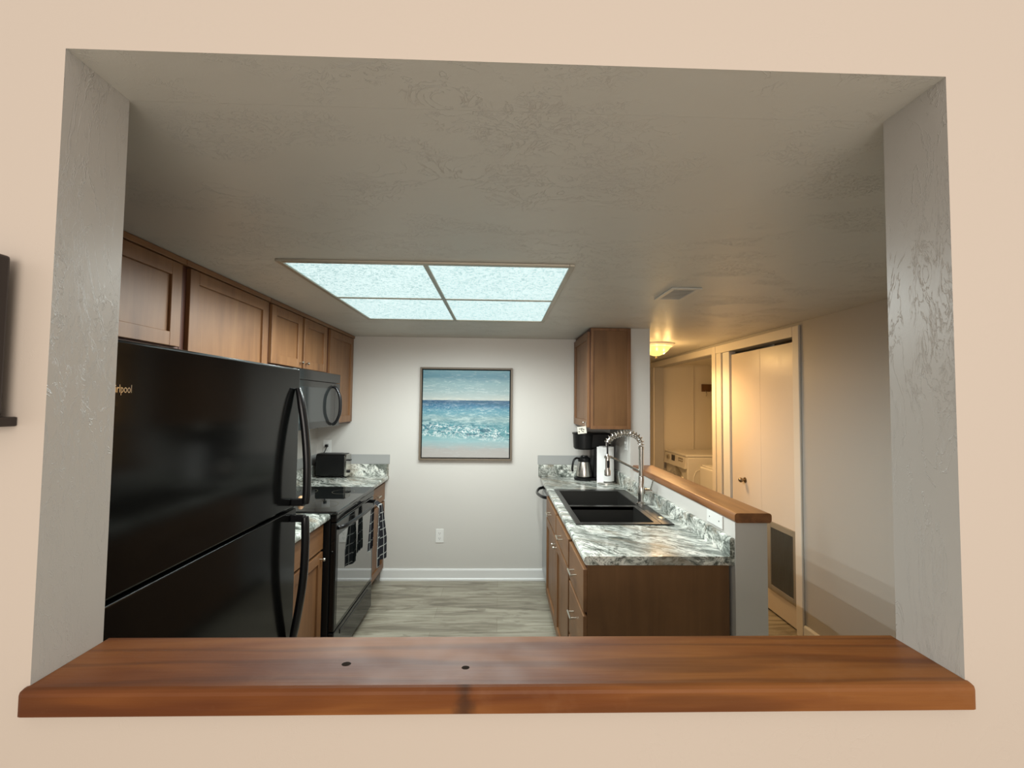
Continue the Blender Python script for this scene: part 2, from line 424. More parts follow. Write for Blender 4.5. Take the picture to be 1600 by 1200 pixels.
# laundry closet shell
b = MB()
b.box(RX + .12, 2.63, 5.20, 5.28, 0, H - .0005); b.box(2.63, 3.1, 5.24, 5.32, 0, H - .0005)
b.box(3.02, 3.1, 3.3, 5.24, 0, H - .0005); b.box(RX + .12, 3.02, 3.33, 3.41, 0, H - .0005)
struct(b.build('wall_laundry', M['closet']))
struct(MB().box(RX + .12, 3.02, 3.41, 5.24, 2.098, 2.129).build('ceiling_laundry', M['closet']))
b = MB(); b.box(RX + .5, RX + .55, 2.2, 3.3, 0, H - .0005); b.box(RX + .12, RX + .5, 2.2, 2.27, 0, H - .0005)
struct(b.build('wall_closet', M['closet']))

# baseboards
def baseboard(name, x0, x1, y0, y1, along, side):
    b = MB(); h, t = .10, .014
    prof = [(0, 0), (t + .008, 0), (t + .008, .014), (t + .001, .022), (t, .03), (t, h - .012), (t - .006, h), (0, h)]
    if along == 'x':   # face looks to -y
        b.prism([(y0 - u, v) for u, v in prof], 'x', x0, x1)
    else:
        b.prism([(x0 - u, v) for u, v in prof], 'y', y0, y1)
    return struct(b.build(name, M['white_trim']))
def pr_x(b, prof, a0, a1): pass
baseboard('baseboard_far', -1.02, .43, F - .0005, 0, 'x', 0)
baseboard('baseboard_right', RX - .0005, 0, T + .001, 2.215, 'y', 0)
# painted grey strips left above the backsplashes
struct(MB().box(LX, -.96, F - .004, F - .0003, 1.004, 1.086).build('trim_1', M['grey_strip']))
struct(MB().box(.343, .99, F - .004, F - .0003, 1.010, 1.090).build('trim_2', M['grey_strip']))
struct(MB().box(LX + .0003, LX + .004, 2.63, F - .004, 1.004, 1.086).build('trim_3', M['grey_strip']))
# casings on the right wall
def casing(name, y0, y1, z0, z1, t=.016, m='cream_trim'):
    b = MB(); b.box(RX - t, RX - .0003, y0, y1, z0, z1, .004)
    return struct(b.build(name, M[m]))
casing('trim_4', 2.222, 2.288, 0, 2.108)
casing('trim_5', 2.289, 3.384, 2.036, 2.108)
casing('trim_6', 3.290, 3.375, 0, 2.035)
casing('trim_7', 3.392, 3.462, 0, 2.108)
casing('trim_8', 3.463, 5.19, 2.043, 2.108)
casing('trim_9', 5.07, 5.19, 0, 2.042)
struct(MB().box(RX + .002, RX + .06, 3.172, 3.284, 0.005, 2.035).build('trim_10', M['white_trim']))
# closet bifold door
d1 = bpy.data.objects.new('door_1', None); COL.objects.link(d1); d1.location = (RX + .03, 2.73, .012); d1['kind'] = 'structure'
MB().box(RX + .018, RX + .05, 2.294, 2.728, .012, 2.005, .002).build('door_leaf', M['door_paint'], d1)
MB().box(RX + .018, RX + .05, 2.7285, 3.160, .012, 2.005, .002).build('door_leaf', M['door_paint'], d1)
b = MB()
b.lathe([(0, -.052), (.012, -.052), (.019, -.044), (.021, -.034), (.016, -.024), (.008, -.018), (.008, -.006), (.022, -.004), (.024, 0)], (RX + .0175, 2.958, .927), 20, 'x')
b.build('door_knob', M['brass_dark'], d1)
g = MB(); gx = RX + .018
for (y0, y1, z0, z1) in ((2.302, 2.345, .17, .68), (2.60, 2.643, .17, .68), (2.345, 2.60, .17, .212), (2.345, 2.60, .638, .68)):
    g.box(gx - .012, gx + .004, y0, y1, z0, z1, .002)
gr = g.build('vent_grille', M['grille_taupe'], d1)
MB().box(gx - .002, gx + .001, 2.344, 2.601, .21, .64).build('grille_backing', M['dark'], gr)
g = MB()
for k in range(17):
    y = 2.352 + k * .015
    g.box(gx - .010, gx - .003, y, y + .006, .21, .64)
g.build('grille_slats', M['grille_slat'], gr)

# ------------------------------------------------------------------ wooden ledges
b = MB(); b.box(-.7355, .784, -.014, -.0003, OS - .0005, 1.1075, 0); bmesh.ops.remove_doubles(b.bm, verts=b.bm.verts, dist=1e-6)
b.bm.free(); b = MB()
outl = [(-.7315, -.014), (.778, -.014), (.778, -.0005), (OR_ - .0005, -.0005), (OR_ - .0005, .138), (OL + .0005, .138), (OL + .0005, -.0005), (-.7315, -.0005)]
b.prism(outl, 'z', OS + .0005, 1.1075)
es = [e for e in b.bm.edges if all(v.co.z > 1.1 for v in e.verts) and min(v.co.y for v in e.verts) < -.013 or (abs(e.verts[0].co.z - e.verts[1].co.z) > .01 and e.verts[0].co.y < -.01)]
bmesh.ops.bevel(b.bm, geom=es, offset=.0095, segments=3, profile=.5, affect='EDGES')
led = b.build('wooden_ledge', M['sill']); tag(led, 'thick reddish brown board with knots lying along the bottom of the wall opening', 'ledge')
for (x, y, r) in ((-.255, .052, .0085), (-.052, .040, .0072)):
    MB().lathe([(r, 0), (r * .8, .0006), (0, .0006)], (x, y, 1.1073), 16, sy=.8).build('knot_hole', M['ink'], led)
b = MB(); b.prism(rrect(1.006, 1.166, 1.053, 1.094, .012, 4), 'y', 1.150, 2.5993, smooth=True)
tag(b.build('ledge_board', M['cap']), 'rough brown board capping the half wall beside the sink counter', 'ledge')

# ------------------------------------------------------------------ cabinet parts
def shaker(x, y0, y1, z0, z1, s, name, parent, rail=.055, th=.019, m='cab'):
    """door in a plane x=const; s=+1 faces +x, -1 faces -x"""
    b = MB(); a0, a1 = (x - s * th, x)
    b.box(a0, a1, y0, y0 + rail, z0, z1, .0015, 1); b.box(a0, a1, y1 - rail, y1, z0, z1, .0015, 1)
    b.box(a0, a1, y0 + rail, y1 - rail, z0, z0 + rail, .0015, 1); b.box(a0, a1, y0 + rail, y1 - rail, z1 - rail, z1, .0015, 1)
    b.box(a0, x - s * .011, y0 + rail - .003, y1 - rail + .003, z0 + rail - .003, z1 - rail + .003)
    return b.build(name, M[m], parent)
def knob(x, y, z, s, parent):
    b = MB()
    pr = [(0.0045, 0), (.0045, .014), (.009, .016), (.0095, .022), (.007, .026), (0, .026)]
    b.lathe([(r, h * s) for r, h in pr], (x, y, z), 14, 'x'); return b.build('knob', M['nickel'], parent)
def barpull(x, y, z, s, parent, L=.085):
    b = MB()
    for k in (-1, 1): b.cyl((x, y + k * L * .38, z), .004, .026 * s, 'x', 10)
    b.tube([(x + s * .028, y - L / 2, z), (x + s * .028, y + L / 2, z)], .005, 10)
    return b.build('handle', M['nickel'], parent)
def slab(x, y0, y1, z0, z1, s, name, parent, th=.019):
    return MB().box(x - s * th, x, y0, y1, z0, z1, .003).build(name, M['cab_h'], parent)

# left wall cabinets: carcase, one front frame, doors
def upper(y0, y1, z0, doors, label, knobs=()):
    t = thing('wall_cabinet', label, 'cabinet', (-1.45, (y0 + y1) / 2, z0), 'wall cabinets over the black appliances')
    b = MB(); b.box(LX + .001, -1.316, y0 + .001, y1 - .001, z0, H - .002); b.build('carcase', M['cab_side'], t)
    b = MB(); st = .016
    b.box(-1.3155, -1.3135, y0 + .0012, y1 - .0012, z0 + .001, H - .003)
    b.build('face_frame', M['cab_in'], t)
    MB().box(-1.313, -1.292, y0 + .001, y1 - .001, H - .026, H - .002, .002).build('top_rail', M['cab_h'], t)
    for i, (a, c) in enumerate(doors):
        d = shaker(-1.295, a, c, z0 + .012, H - .03, 1, 'door', t)
        for (kd, ky, kz) in knobs:
            if kd == i: knob(-1.2945, ky, kz, 1, d)
    return t
upper(.128, 1.105, 1.752, [(.15, .585), (.61, 1.087)], 'wooden wall cabinet nearest the opening, above the near half of the fridge')
upper(1.106, 1.772, 1.364, [(1.135, 1.760)], 'wide flat door wooden wall cabinet between fridge top and microwave cupboard')
upper(1.773, 2.628, 1.752, [(1.800, 2.185), (2.218, 2.600)], 'short two-door wooden cabinet with small knobs right above the microwave', [(0, 2.160, 1.80), (1, 2.243, 1.80)])
upper(2.629, F - .001, 1.364, [(2.665, 3.195)], 'tall single-door wooden wall cabinet against the far wall, right of the microwave')

# right wall cabinet
t = thing('wall_cabinet', 'wooden wall cabinet with plain side hanging above the coffee maker', 'cabinet', (.83, 2.9, 1.362))
b = MB(); b.box(.683, .988, 2.580, F - .001, 1.362, H - .002, .002); b.build('carcase', M['cab_side'], t)
b = MB()
for (x0, x1, z0, z1) in ((.684, .703, 1.363, H - .004), (.962, .987, 1.363, H - .004), (.703, .962, 1.363, 1.388), (.703, .962, H - .024, H - .004)):
    b.box(x0, x1, 2.575, 2.5798, z0, z1, .001, 1)
b.build('side_frame', M['cab'], t)
d = shaker(.660, 2.592, F - .02, 1.374, H - .03, -1, 'door', t); knob(.6595, 2.640, 1.41, -1, d)
MB().box(.6793, .6826, 2.586, F - .002, 1.363, H - .003).build('face_frame', M['cab_in'], t)
tg = thing('hang_tag', 'small white printed card hanging from the wall cabinet above the coffee maker', 'tag', (.615, 2.50, 1.33))
b = MB(); b.box(-.033, .033, -.0008, .0008, -.026, .026); bmesh.ops.rotate(b.bm, verts=b.bm.verts, cent=(0, 0, 0), matrix=Matrix.Rotation(-.12, 3, 'Y')); bmesh.ops.translate(b.bm, verts=b.bm.verts, vec=(.615, 2.56, 1.356))
b.build('card', M['tag'], tg)
b = MB()
for (u, v, w, h) in ((-.018, .011, .012, .004), (-.002, .013, .016, .004), (-.004, .003, .004, .014), (.010, .004, .012, .005), (-.022, -.010, .007, .007), (.006, -.011, .014, .004)):
    b.box(.615 + u - w / 2, .615 + u + w / 2, 2.5575, 2.559, 1.356 + v + u * .12 - h / 2, 1.356 + v + u * .12 + h / 2)
b.build('printed_marks', M['ink'], tg)
MB().tube([(.640, 2.56, 1.385), (.644, 2.58, 1.395), (.648, 2.605, 1.41)], .001, 6).build('string', M['white_plastic'], tg)

# ------------------------------------------------------------------ base cabinets
CT = .905; CB = .868
def base_left(y0, y1, label):
    t = thing('base_cabinet', label, 'cabinet', (-1.3, (y0 + y1) / 2, 0), 'base cabinets beside the range')
    b = MB(); b.box(LX + .001, -1.03, y0, y1, .10, CB - .001); b.box(LX + .001, -1.08, y0 + .002, y1 - .002, 0, .10); b.build('carcase', M['cab_side'], t)
    MB().box(-1.0298, -1.012, y0, y1, .10, CB - .001).build('face_frame', M['cab_in'], t)
    return t
t = base_left(1.030, 1.866, 'wooden base cabinet standing between refrigerator and range')
dr = slab(-.992, 1.045, 1.845, .715, .852, 1, 'drawer', t); barpull(-.9918, 1.25, .785, 1, dr)
d = shaker(-.992, 1.045, 1.440, .115, .700, 1, 'door', t); knob(-.9918, 1.41, .665, 1, d)
d = shaker(-.992, 1.450, 1.845, .115, .700, 1, 'door', t); knob(-.9918, 1.815, .665, 1, d)
t = base_left(2.634, F - .001, 'wooden base cabinet in the far left corner beyond the range')
dr = slab(-.992, 2.665, 3.195, .700, .845, 1, 'drawer', t); barpull(-.9918, 2.93, .775, 1, dr)
d = shaker(-.992, 2.665, 3.195, .115, .685, 1, 'door', t)

# left worktops
def top_left(y0, y1, label, far):
    t = thing('worktop', label, 'worktop', (-1.3, (y0 + y1) / 2, CB), 'veined worktops left of the aisle')
    b = MB(); b.prism(rrect(LX + .001, -.964, CB, CT, .013, 5, (0, 1, 1, 0)), 'y', y0, y1, smooth=True); b.build('slab', M['stone'], t)
    b = MB(); b.box(LX + .001, LX + .02, y0 + .001, y1 - .001, CT + .0003, 1.003, .003)
    if far: b.box(LX + .0205, -.968, y1 - .020, y1 - .001, CT + .0003, 1.003, .003)
    b.build('backsplash', M['stone'], t)
top_left(1.030, 1.8665, 'veined grey worktop between refrigerator and range, partly behind fridge handles', False)
top_left(2.6335, F - .0005, 'veined grey worktop in the far left corner under the toaster', True)

# right run: fronts face -x
XF = .368
def base_right(name, y0, y1, label):
    t = thing(name, label, 'cabinet', (.7, (y0 + y1) / 2, 0), 'base cabinets under the sink counter')
    b = MB(); b.box(.402, 1.0, y0, y1, .10, .70, 0); b.box(.402, .440, y0, y1, .70, CB - .001); b.box(.44, 1.0, y0, y0 + .015, .70, CB - .001)
    b.box(.47, 1.0, y0 + .001, y1 - .002, 0, .10)
    if name == 'drawer_cabinet': b.box(.385, .4019, y0, y0 + .006, .1, CB - .001)
    b.build('carcase', M['cab_side'], t)
    MB().box(.3872, .4018, y0 + (.0062 if name == 'drawer_cabinet' else 0), y1, .10, CB - .001).build('face_frame', M['cab_in'], t)
    return t
t = base_right('drawer_cabinet', 1.190, 1.600, 'drawer cabinet with plain brown end panel at the near end of the sink counter')
for (z0, z1) in ((.66, .842), (.39, .645), (.115, .375)):
    dr = slab(XF, 1.196, 1.580, z0, z1, -1, 'drawer', t)
    barpull(XF - .0002, 1.40, z1 - .09, -1, dr)
t = base_right('sink_cabinet', 1.602, 2.712, 'sink cabinet with two doors and small knobs below the black sink')
for (a, c) in ((1.615, 2.105), (2.135, 2.69)):
    dr = slab(XF, a, c, .70, .842, -1, 'drawer_front', t); barpull(XF - .0002, (a + c) / 2, .775, -1, dr)
d = shaker(XF, 1.615, 2.115, .115, .685, -1, 'door', t); knob(XF - .0002, 2.085, .645, -1, d)
d = shaker(XF, 2.125, 2.69, .115, .685, -1, 'door', t); knob(XF - .0002, 2.155, .645, -1, d)

# dishwasher
t = thing('dishwasher', 'grey steel dishwasher with curved handle at the far end of the sink counter', 'dishwasher', (.7, 2.95, 0))
MB().box(.42, 1.0, 2.715, 3.195, .08, CB - .002).build('body', M['black_plastic'], t)
MB().box(.388, .4195, 2.717, 3.19, .10, .80, .004).build('door', M['stainless_panel'], t)
MB().box(.390, .4195, 2.717, 3.19, .803, CB - .004, .003).build('control_panel', M['black_satin'], t)
MB().box(.45, .9, 2.73, 3.18, 0, .0795).build('toe_kick', M['black_plastic'], t)
b = MB(); b.tube(interp([(.386, 2.745, .815), (.345, 2.80, .813), (.318, 2.95, .812), (.345, 3.11, .813), (.386, 3.17, .815)], 8), .013, 12, sx=.8)
b.build('handle', M['black_satin'], t)

# right worktop with sink cut-out, backsplash
SX0, SX1, SY0, SY1 = .414, .948, 1.652, 2.600
t = thing('worktop', 'long veined grey worktop holding the black sink', 'worktop', (.7, 2.2, CB))
b = MB()
b.prism(rrect(.367, .430, CB, CT, .013, 5, (1, 0, 0, 1)), 'y', 1.172, F - .0005, smooth=True)
b.box(.430, 1.015, 1.172, SY0 + .012, CB, CT); b.box(.430, 1.015, SY1 - .012, F - .0005, CB, CT); b.box(SX1 - .012, 1.015, SY0 + .012, SY1 - .012, CB, CT)
b.build('slab', M['stone'], t)
b = MB()
b.prism(rrect(.995, 1.0155, CT + .0003, .985, .008, 4, (0, 0, 1, 1)), 'y', 1.172, 2.599, smooth=True)
b.box(.970, .9905, 2.5995, F - .001, CT + .0003, 1.003, .003)
b.box(.350, .9695, F - .020, F - .001, CT + .0003, 1.008, .003)
b.build('backsplash', M['stone'], t)

# sink
t = thing('kitchen_sink', 'black double bowl drop-in sink in the veined worktop', 'sink', (.68, 2.12, .70))
b = MB(); zt = .912
B1 = (.446, .848, 1.688, 2.062); B2 = (.446, .878, 2.098, 2.540)
b.box(SX0, B1[0], SY0, SY1, CT + .0003, zt, .003); b.box(.880, SX1, SY0, SY1, CT + .0003, zt, .003)
b.box(B1[0], .88, SY0, B1[2], CT + .0003, zt, .003); b.box(B1[0], .88, B2[3], SY1, CT + .0003, zt, .003)
b.box(B1[0], .88, B1[3], B2[2], CT - .02, zt - .003, .003); b.box(B1[1], .8801, B1[2], B1[3], CT + .0003, zt, .002)
b.build('rim', M['sink'], t)
for (x0, x1, y0, y1) in (B1, B2):
    b = MB(); zb = .715; w = .006
    b.box(x0, x1, y0, y1, zb - w, zb)
    b.box(x0 - w, x0, y0 - w, y1 + w, zb - w, zt - .002); b.box(x1, x1 + w, y0 - w, y1 + w, zb - w, zt - .002)
    b.box(x0, x1, y0 - w, y0, zb - w, zt - .003); b.box(x0, x1, y1, y1 + w, zb - w, zt - .003)
    bw = b.build('basin', M['sink'], t)
    MB().lathe([(.04, 0), (.04, .002), (.028, .003), (.026, .0005), (0, .0005)], ((x0 + x1) / 2, (y0 + y1) / 2, zb + .0003), 24).build('drain', M['steel'], bw)
MB().lathe([(.021, 0), (.020, .004), (.015, .006), (0, .006)], (.918, 1.772, zt + .0003), 24).build('hole_cover', M['nickel'], t)

# faucet
fx, fy = .916, 2.118
t = thing('faucet', 'steel spring neck pull-down faucet standing behind the sink', 'faucet', (fx, fy, zt))
b = MB(); b.lathe([(.030, 0), (.030, .008), (.025, .012), (.0180, .016), (.0180, .06), (.021, .062), (.021, .115), (.018, .12), (.018, .175), (.016, .18)], (fx, fy, zt + .0003), 28); body = b.build('body', M['steel'], t)
b = MB(); b.lathe([(.0155, 0), (.0155, .170), (.0175, .172), (.0175, .186), (.012, .190)], (fx, fy, zt + .1805), 24); b.build('riser', M['steel'], t)
b = MB(); b.cyl((fx + .018, fy - .01, zt + .085), .017, .045, 'x', 20); b.tube([(fx + .055, fy - .01, zt + .085), (fx + .058, fy - .03, zt + .12), (fx + .062, fy - .05, zt + .165)], [.006, .005, .004], 10); b.build('lever', M['steel'], t)
# spring arch over to the spray head (towards the bowls)
hx, hy = .690, 2.085; zr = 1.305
arc0 = interp([(fx, fy, 1.285), (fx - .006, fy, 1.322), (fx - .034, fy - .003, 1.350), (fx - .078, fy - .010, 1.364), (fx - .125, fy - .018, 1.365), (fx - .170, fy - .025, 1.354), (fx - .205, fy - .030, 1.336), (hx, hy, 1.308)], 7)
arc = arc0[:49]; arc = arc0
NA = len(arc) - 1
b = MB(); b.tube(arc, .0100, 12); b.build('hose', M['steel'], t)
b = MB(); b.tube([arc[-1], (hx, hy, zr - .03), (hx, hy, zr - .075)], .0055, 10); b.build('hose_end', M['black_satin'], t)
sp = []; N = 15; per = 14
acc = [0]
for i in range(1, NA + 1): acc.append(acc[-1] + (arc[i] - arc[i - 1]).length)
def at(s_):
    s_ *= acc[-1]
    for i in range(1, NA + 1):
        if acc[i] >= s_ - 1e-9:
            u = (s_ - acc[i - 1]) / (acc[i] - acc[i - 1]); return arc[i - 1].lerp(arc[i], u), (arc[i] - arc[i - 1]).normalized()
    return arc[-1], (arc[-1] - arc[-2]).normalized()
for k in range(N * per + 1):
    p, tg_ = at(k / (N * per)); a = 2 * PI * k / per
    sd = Vector(((hy - fy), -(hx - fx), 0)).normalized(); nn = sd.cross(tg_).normalized()
    sp.append(p + (sd * math.cos(a) + nn * math.sin(a)) * .0190)
b = MB(); b.tube(sp, .0030, 6); b.build('spring', M['steel'], t)
b = MB(); b.lathe([(.006, .135), (.010, .125), (.0145, .11), (.0145, .04), (.020, .028), (.020, .0), (.014, -.004), (0, -.004)][::-1], (hx, hy, zr - .205), 22); b.build('spray_head', M['steel'], t)
b = MB(); b.box(hx - .008, hx + .008, hy - .026, hy - .019, zr - .155, zr - .11, .002); b.build('spray_button', M['black_satin'], t)
b = MB(); b.tube([(fx - .012, fy - .003, 1.125), (hx + .016, hy + .003, 1.218)], .007, 12)
b.lathe([(.0165, 0), (.021, 0), (.021, .014), (.0165, .014)], (hx, hy, 1.208), 20)
b.build('docking_arm', M['steel'], t)

# ------------------------------------------------------------------ refrigerator
FX = -.780; fy0, fy1 = .136, 1.022
t = thing('refrigerator', 'tall glossy black top-freezer refrigerator on the left', 'refrigerator', (-1.19, (fy0 + fy1) / 2, 0))
b = MB(); b.box(LX + .012, FX - .075, fy0 + .004, fy1 - .004, .03, 1.664, .004)
for (x, y) in ((LX + .08, fy0 + .06), (LX + .08, fy1 - .06), (FX - .13, fy0 + .06), (FX - .13, fy1 - .06)): b.cyl((x, y, 0), .02, .031, 'z', 12)
b.build('cabinet_body', M['black_plastic'], t)
MB().box(FX - .069, FX, fy0, fy1, 1.147, 1.676, .007, 3).build('freezer_door', M['fridge_black'], t)
MB().box(FX - .069, FX, fy0, fy1, .06, 1.139, .004, 3).build('fridge_door', M['fridge_black'], t)
b = MB(); b.box(FX - .12, FX - .006, fy0 + .01, fy0 + .06, 1.1400, 1.1450); b.build('hinge', M['chrome'], t)
MB().box(FX - .10, FX - .03, fy0 + .02, fy1 - .02, .002, .055, .003).build('toe_grille', M['black_plastic'], t)
hy_ = fy1 - .040
def fhandle(pts, zb, name):
    b = MB(); P = interp(pts, 8); b.tube(P, [.0095 + .0045 * min(1, k / 10, (len(P) - 1 - k) / 4 + .6) for k in range(len(P))], 12, sx=1.25)
    b.box(FX + .0002, pts[-1][0], hy_ - .012, hy_ + .012, zb - .013, zb + .013, .004)
    return b.build(name, M['black_satin'], t)
fhandle([(FX + .010, hy_, 1.600), (FX + .022, hy_, 1.555), (FX + .040, hy_, 1.45), (FX + .052, hy_, 1.33), (FX + .055, hy_, 1.22), (FX + .052, hy_, 1.165)], 1.170, 'handle')
fhandle([(FX + .010, hy_, .625), (FX + .022, hy_, .68), (FX + .040, hy_, .79), (FX + .052, hy_, .90), (FX + .055, hy_, 1.02), (FX + .052, hy_, 1.115)], 1.110, 'handle')
bd_ = text_mesh('badge', 'Whirlpool', .024, M['chrome'], t, (FX + .0004, .232, 1.566), (PI / 2, 0, PI / 2), .0012); bd_.scale = (.66, 1, 1)

# ------------------------------------------------------------------ range
ry0, ry1 = 1.870, 2.630; RF = -.930
t = thing('range', 'black glass-top electric range with oven, left of the aisle', 'stove', (-1.26, 2.25, 0))
b = MB(); b.box(LX + .012, -.965, ry0, ry1, .03, .893, .003)
for (x, y) in ((-1.5, ry0 + .05), (-1.5, ry1 - .05), (-1.02, ry0 + .05), (-1.02, ry1 - .05)): b.cyl((x, y, 0), .018, .031, 'z', 10)
b.build('body', M['black_plastic'], t)
ck = MB().box(LX + .09, -.925, ry0 - .001, ry1 + .001, .8935, .916, .006, 3).build('cooktop', M['black_glass'], t)
m_ring = mat('burner_ring_print', (.10, .09, .06), .3)
for (x, y, r) in ((-1.09, 2.05, .10), (-1.09, 2.44, .075), (-1.37, 2.05, .075), (-1.37, 2.44, .095)):
    MB().lathe([(r - .0025, .0003), (r, .0006), (r + .002, .0003)], (x, y, .916), 48).bm
    b = MB(); seg = 56
    ri = [b.bm.verts.new((x + (r - .002) * math.cos(2 * PI * k / seg), y + (r - .002) * math.sin(2 * PI * k / seg), .9165)) for k in range(seg)]
    ro = [b.bm.verts.new((x + (r + .001) * math.cos(2 * PI * k / seg), y + (r + .001) * math.sin(2 * PI * k / seg), .9165)) for k in range(seg)]
    for k in range(seg): b.bm.faces.new((ri[k], ro[k], ro[(k + 1) % seg], ri[(k + 1) % seg]))
    b.build('burner_ring', m_ring, ck)
bk = MB().box(LX + .012, LX + .085, ry0, ry1, .894, 1.09, .008, 3).build('control_backguard', M['black_satin'], t)
MB().box(LX + .0852, LX + .087, 2.15, 2.35, 1.0, 1.06).build('clock_display', M['display'], bk)
for y in (1.93, 2.02, 2.48, 2.57): MB().lathe([(.020, 0), (.018, .018), (0, .018)], (LX + .0853, y, 1.02), 18, 'x').build('control_knob', M['black_plastic'], bk)
od = MB().box(-.9645, RF, ry0 + .004, ry1 - .004, .235, .850, .006, 3).build('oven_door', M['black_gloss'], t)
MB().box(RF - .001, RF + .0015, ry0 + .035, ry1 - .035, .262, .775, .001, 1).build('oven_window', M['oven_glass'], od)
MB().box(-.9645, RF + .001, ry0 + .002, ry1 - .002, .855, .8925, .005).build('control_strip', M['black_gloss'], t)
b = MB(); b.tube(interp([(RF + .002, ry0 + .035, .815), (RF + .035, ry0 + .07, .822), (RF + .058, ry0 + .24, .828), (RF + .062, 2.25, .829), (RF + .058, ry1 - .24, .828), (RF + .035, ry1 - .07, .822), (RF + .002, ry1 - .035, .815)], 8), .012, 12, sx=.7)
b.build('oven_handle', M['black_satin'], od)
dw = MB().box(-.9645, RF, ry0 + .004, ry1 - .004, .045, .228, .006, 3).build('storage_drawer', M['black_gloss'], t)
MB().box(RF - .004, RF + .004, ry0 + .10, ry1 - .10, .180, .205, .003).build('drawer_grip', M['black_satin'], dw)

# towel hanging on the oven handle
def towel():
    b = MB(); uvs = {}
    nu, nv = 26, 40; hz = .829; hx = RF + .0615
    def P(u, v):
        # v 0..1: back hem -> over the handle -> front hem ; u across
        s_ = v * .80 - .34            # signed length from the top of the bar
        a = abs(s_)
        front = s_ > 0
        spread = .035 + .085 * min(1, a / .30) if front else .035 + .03 * min(1, a / .3)
        y = 2.455 + (u - .5) * 2 * spread + (.01 if front else -.02) * a / .3
        fold = math.sin(u * PI * 2.6 + .6) * (.006 + .018 * min(1, a / .3))
        rr = .0155
        if a < rr * PI / 2:
            th = s_ / rr; x = hx + math.sin(th) * rr; z = hz + math.cos(th) * rr
        else:
            x = hx + (rr + (.006 + max(0, fold + .012) if front else .0)) * (1 if front else -1) * 1.0
            if not front: x = hx - rr - abs(fold) * .5
            z = hz - (a - rr * PI / 2)
        if front: z += .05 * (u - .62) * min(1, a / .35) - (.03 if .35 < u < .6 else 0) * max(0, a - .3) / .16
        z = max(z, .42)
        return (x, y, z)
    V = [[b.bm.verts.new(P(i / nu, j / nv)) for j in range(nv + 1)] for i in range(nu + 1)]
    uvl = b.bm.loops.layers.uv.new('UVMap')
    for i in range(nu):
        for j in range(nv):
            f = b.bm.faces.new((V[i][j], V[i + 1][j], V[i + 1][j + 1], V[i][j + 1])); f.smooth = True
            for lp, (a, c) in zip(f.loops, ((i, j), (i + 1, j), (i + 1, j + 1), (i, j + 1))): lp[uvl].uv = (a / nu, c / nv)
    r = bmesh.ops.solidify(b.bm, geom=list(b.bm.faces), thickness=.0025)
    return b.build('dish_towel', M['towel'])
tag(towel(), 'charcoal dish towel with white check lines hanging from the oven handle', 'towel')
b = MB(); b.lathe([(.013, 0), (.019, .006), (.0195, .02), (.015, .034), (.007, .04), (0, .041)], (-1.235, 2.10, .9168), 20)
tag(b.build('salt_shaker', M['peach']), 'small round peach coloured shaker on the cooktop, glimpsed past the fridge handle', 'shaker')

# ------------------------------------------------------------------ microwave
mx = -1.200; my0, my1, mz0, mz1 = 1.876, 2.626, 1.372, 1.748
t = thing('microwave', 'black over-the-range microwave below the small two-door cabinet', 'microwave', (-1.4, 2.25, mz0))
MB().box(LX + .002, mx - .032, my0, my1, mz0, mz1, .002).build('body', M['black_plastic'], t)
MB().box(mx - .031, mx, my0, my1, 1.683, mz1, .003).build('top_vent', M['micro'], t)
d = MB().box(mx - .031, mx, my0, 2.520, mz0, 1.680, .003).build('door', M['micro'], t)
MB().box(mx, mx + .0015, my0 + .06, 2.44, 1.415, 1.640, .0005, 1).build('window', M['micro_glass'], d)
cp = MB().box(mx - .031, mx, 2.522, my1, mz0, 1.680, .003).build('control_panel', M['micro'], t)
MB().box(mx, mx + .001, 2.54, 2.61, 1.60, 1.65).build('display', M['display'], cp)
b = MB(); b.tube(interp([(mx + .004, 2.480, 1.655), (mx + .028, 2.480, 1.640), (mx + .052, 2.480, 1.585), (mx + .058, 2.480, 1.52), (mx + .052, 2.480, 1.455), (mx + .028, 2.480, 1.40), (mx + .004, 2.480, 1.385)], 8), .0105, 12, sx=1.2)
b.build('handle', M['black_satin'], d)

# ------------------------------------------------------------------ toaster
t = thing('toaster', 'black two-slice toaster on the far left worktop', 'toaster', (-1.41, 3.12, CT))
b = MB(); b.prism([(v, u) for u, v in rrect(.918, 1.105, 3.045, 3.185, .03, 6)], 'x', -1.535, -1.300, smooth=True); body = b.build('body', M['black_plastic'], t)
b = MB()
for y in (3.085, 3.135): b.box(-1.51, -1.345, y, y + .022, 1.1046, 1.1062)
b.build('slots', M['slot'], body)
b = MB(); b.prism([(v, u) for u, v in rrect(.916, 1.10, 3.05, 3.18, .02, 4)], 'x', -1.2998, -1.285, smooth=True); fp = b.build('end_panel', M['steel'], t)
MB().box(-1.2848, -1.262, 3.085, 3.125, 1.045, 1.057, .003).build('lever', M['black_plastic'], fp)
MB().lathe([(.013, 0), (.012, .016), (0, .016)], (-1.2848, 3.105, .955), 16, 'x').build('browning_knob', M['black_plastic'], fp)
for (x, y) in ((-1.52, 3.06), (-1.52, 3.16), (-1.32, 3.06), (-1.32, 3.16)): MB().cyl((x, y, CT + .0003), .01, .015, 'z', 10).build('foot', M['black_plastic'], t)
b = MB()
for (x, y) in ((-1.52, 3.06), (-1.52, 3.16), (-1.32, 3.06), (-1.32, 3.16)): b.cyl((x, y, CT + .0003), .01, .015, 'z', 10)
b.bm.free()
b = MB(); b.tube(interp([(-1.5355, 3.14, .95), (-1.56, 3.15, .96), (-1.573, 3.13, 1.01), (-1.56, 3.16, 1.055), (-1.52, 3.19, 1.11), (-1.508, 3.20, 1.155)], 8), .0035, 8)
b.box(-1.520, -1.496, 3.182, F - .0075, 1.148, 1.172, .004); b.build('power_cord', M['black_plastic'], t)

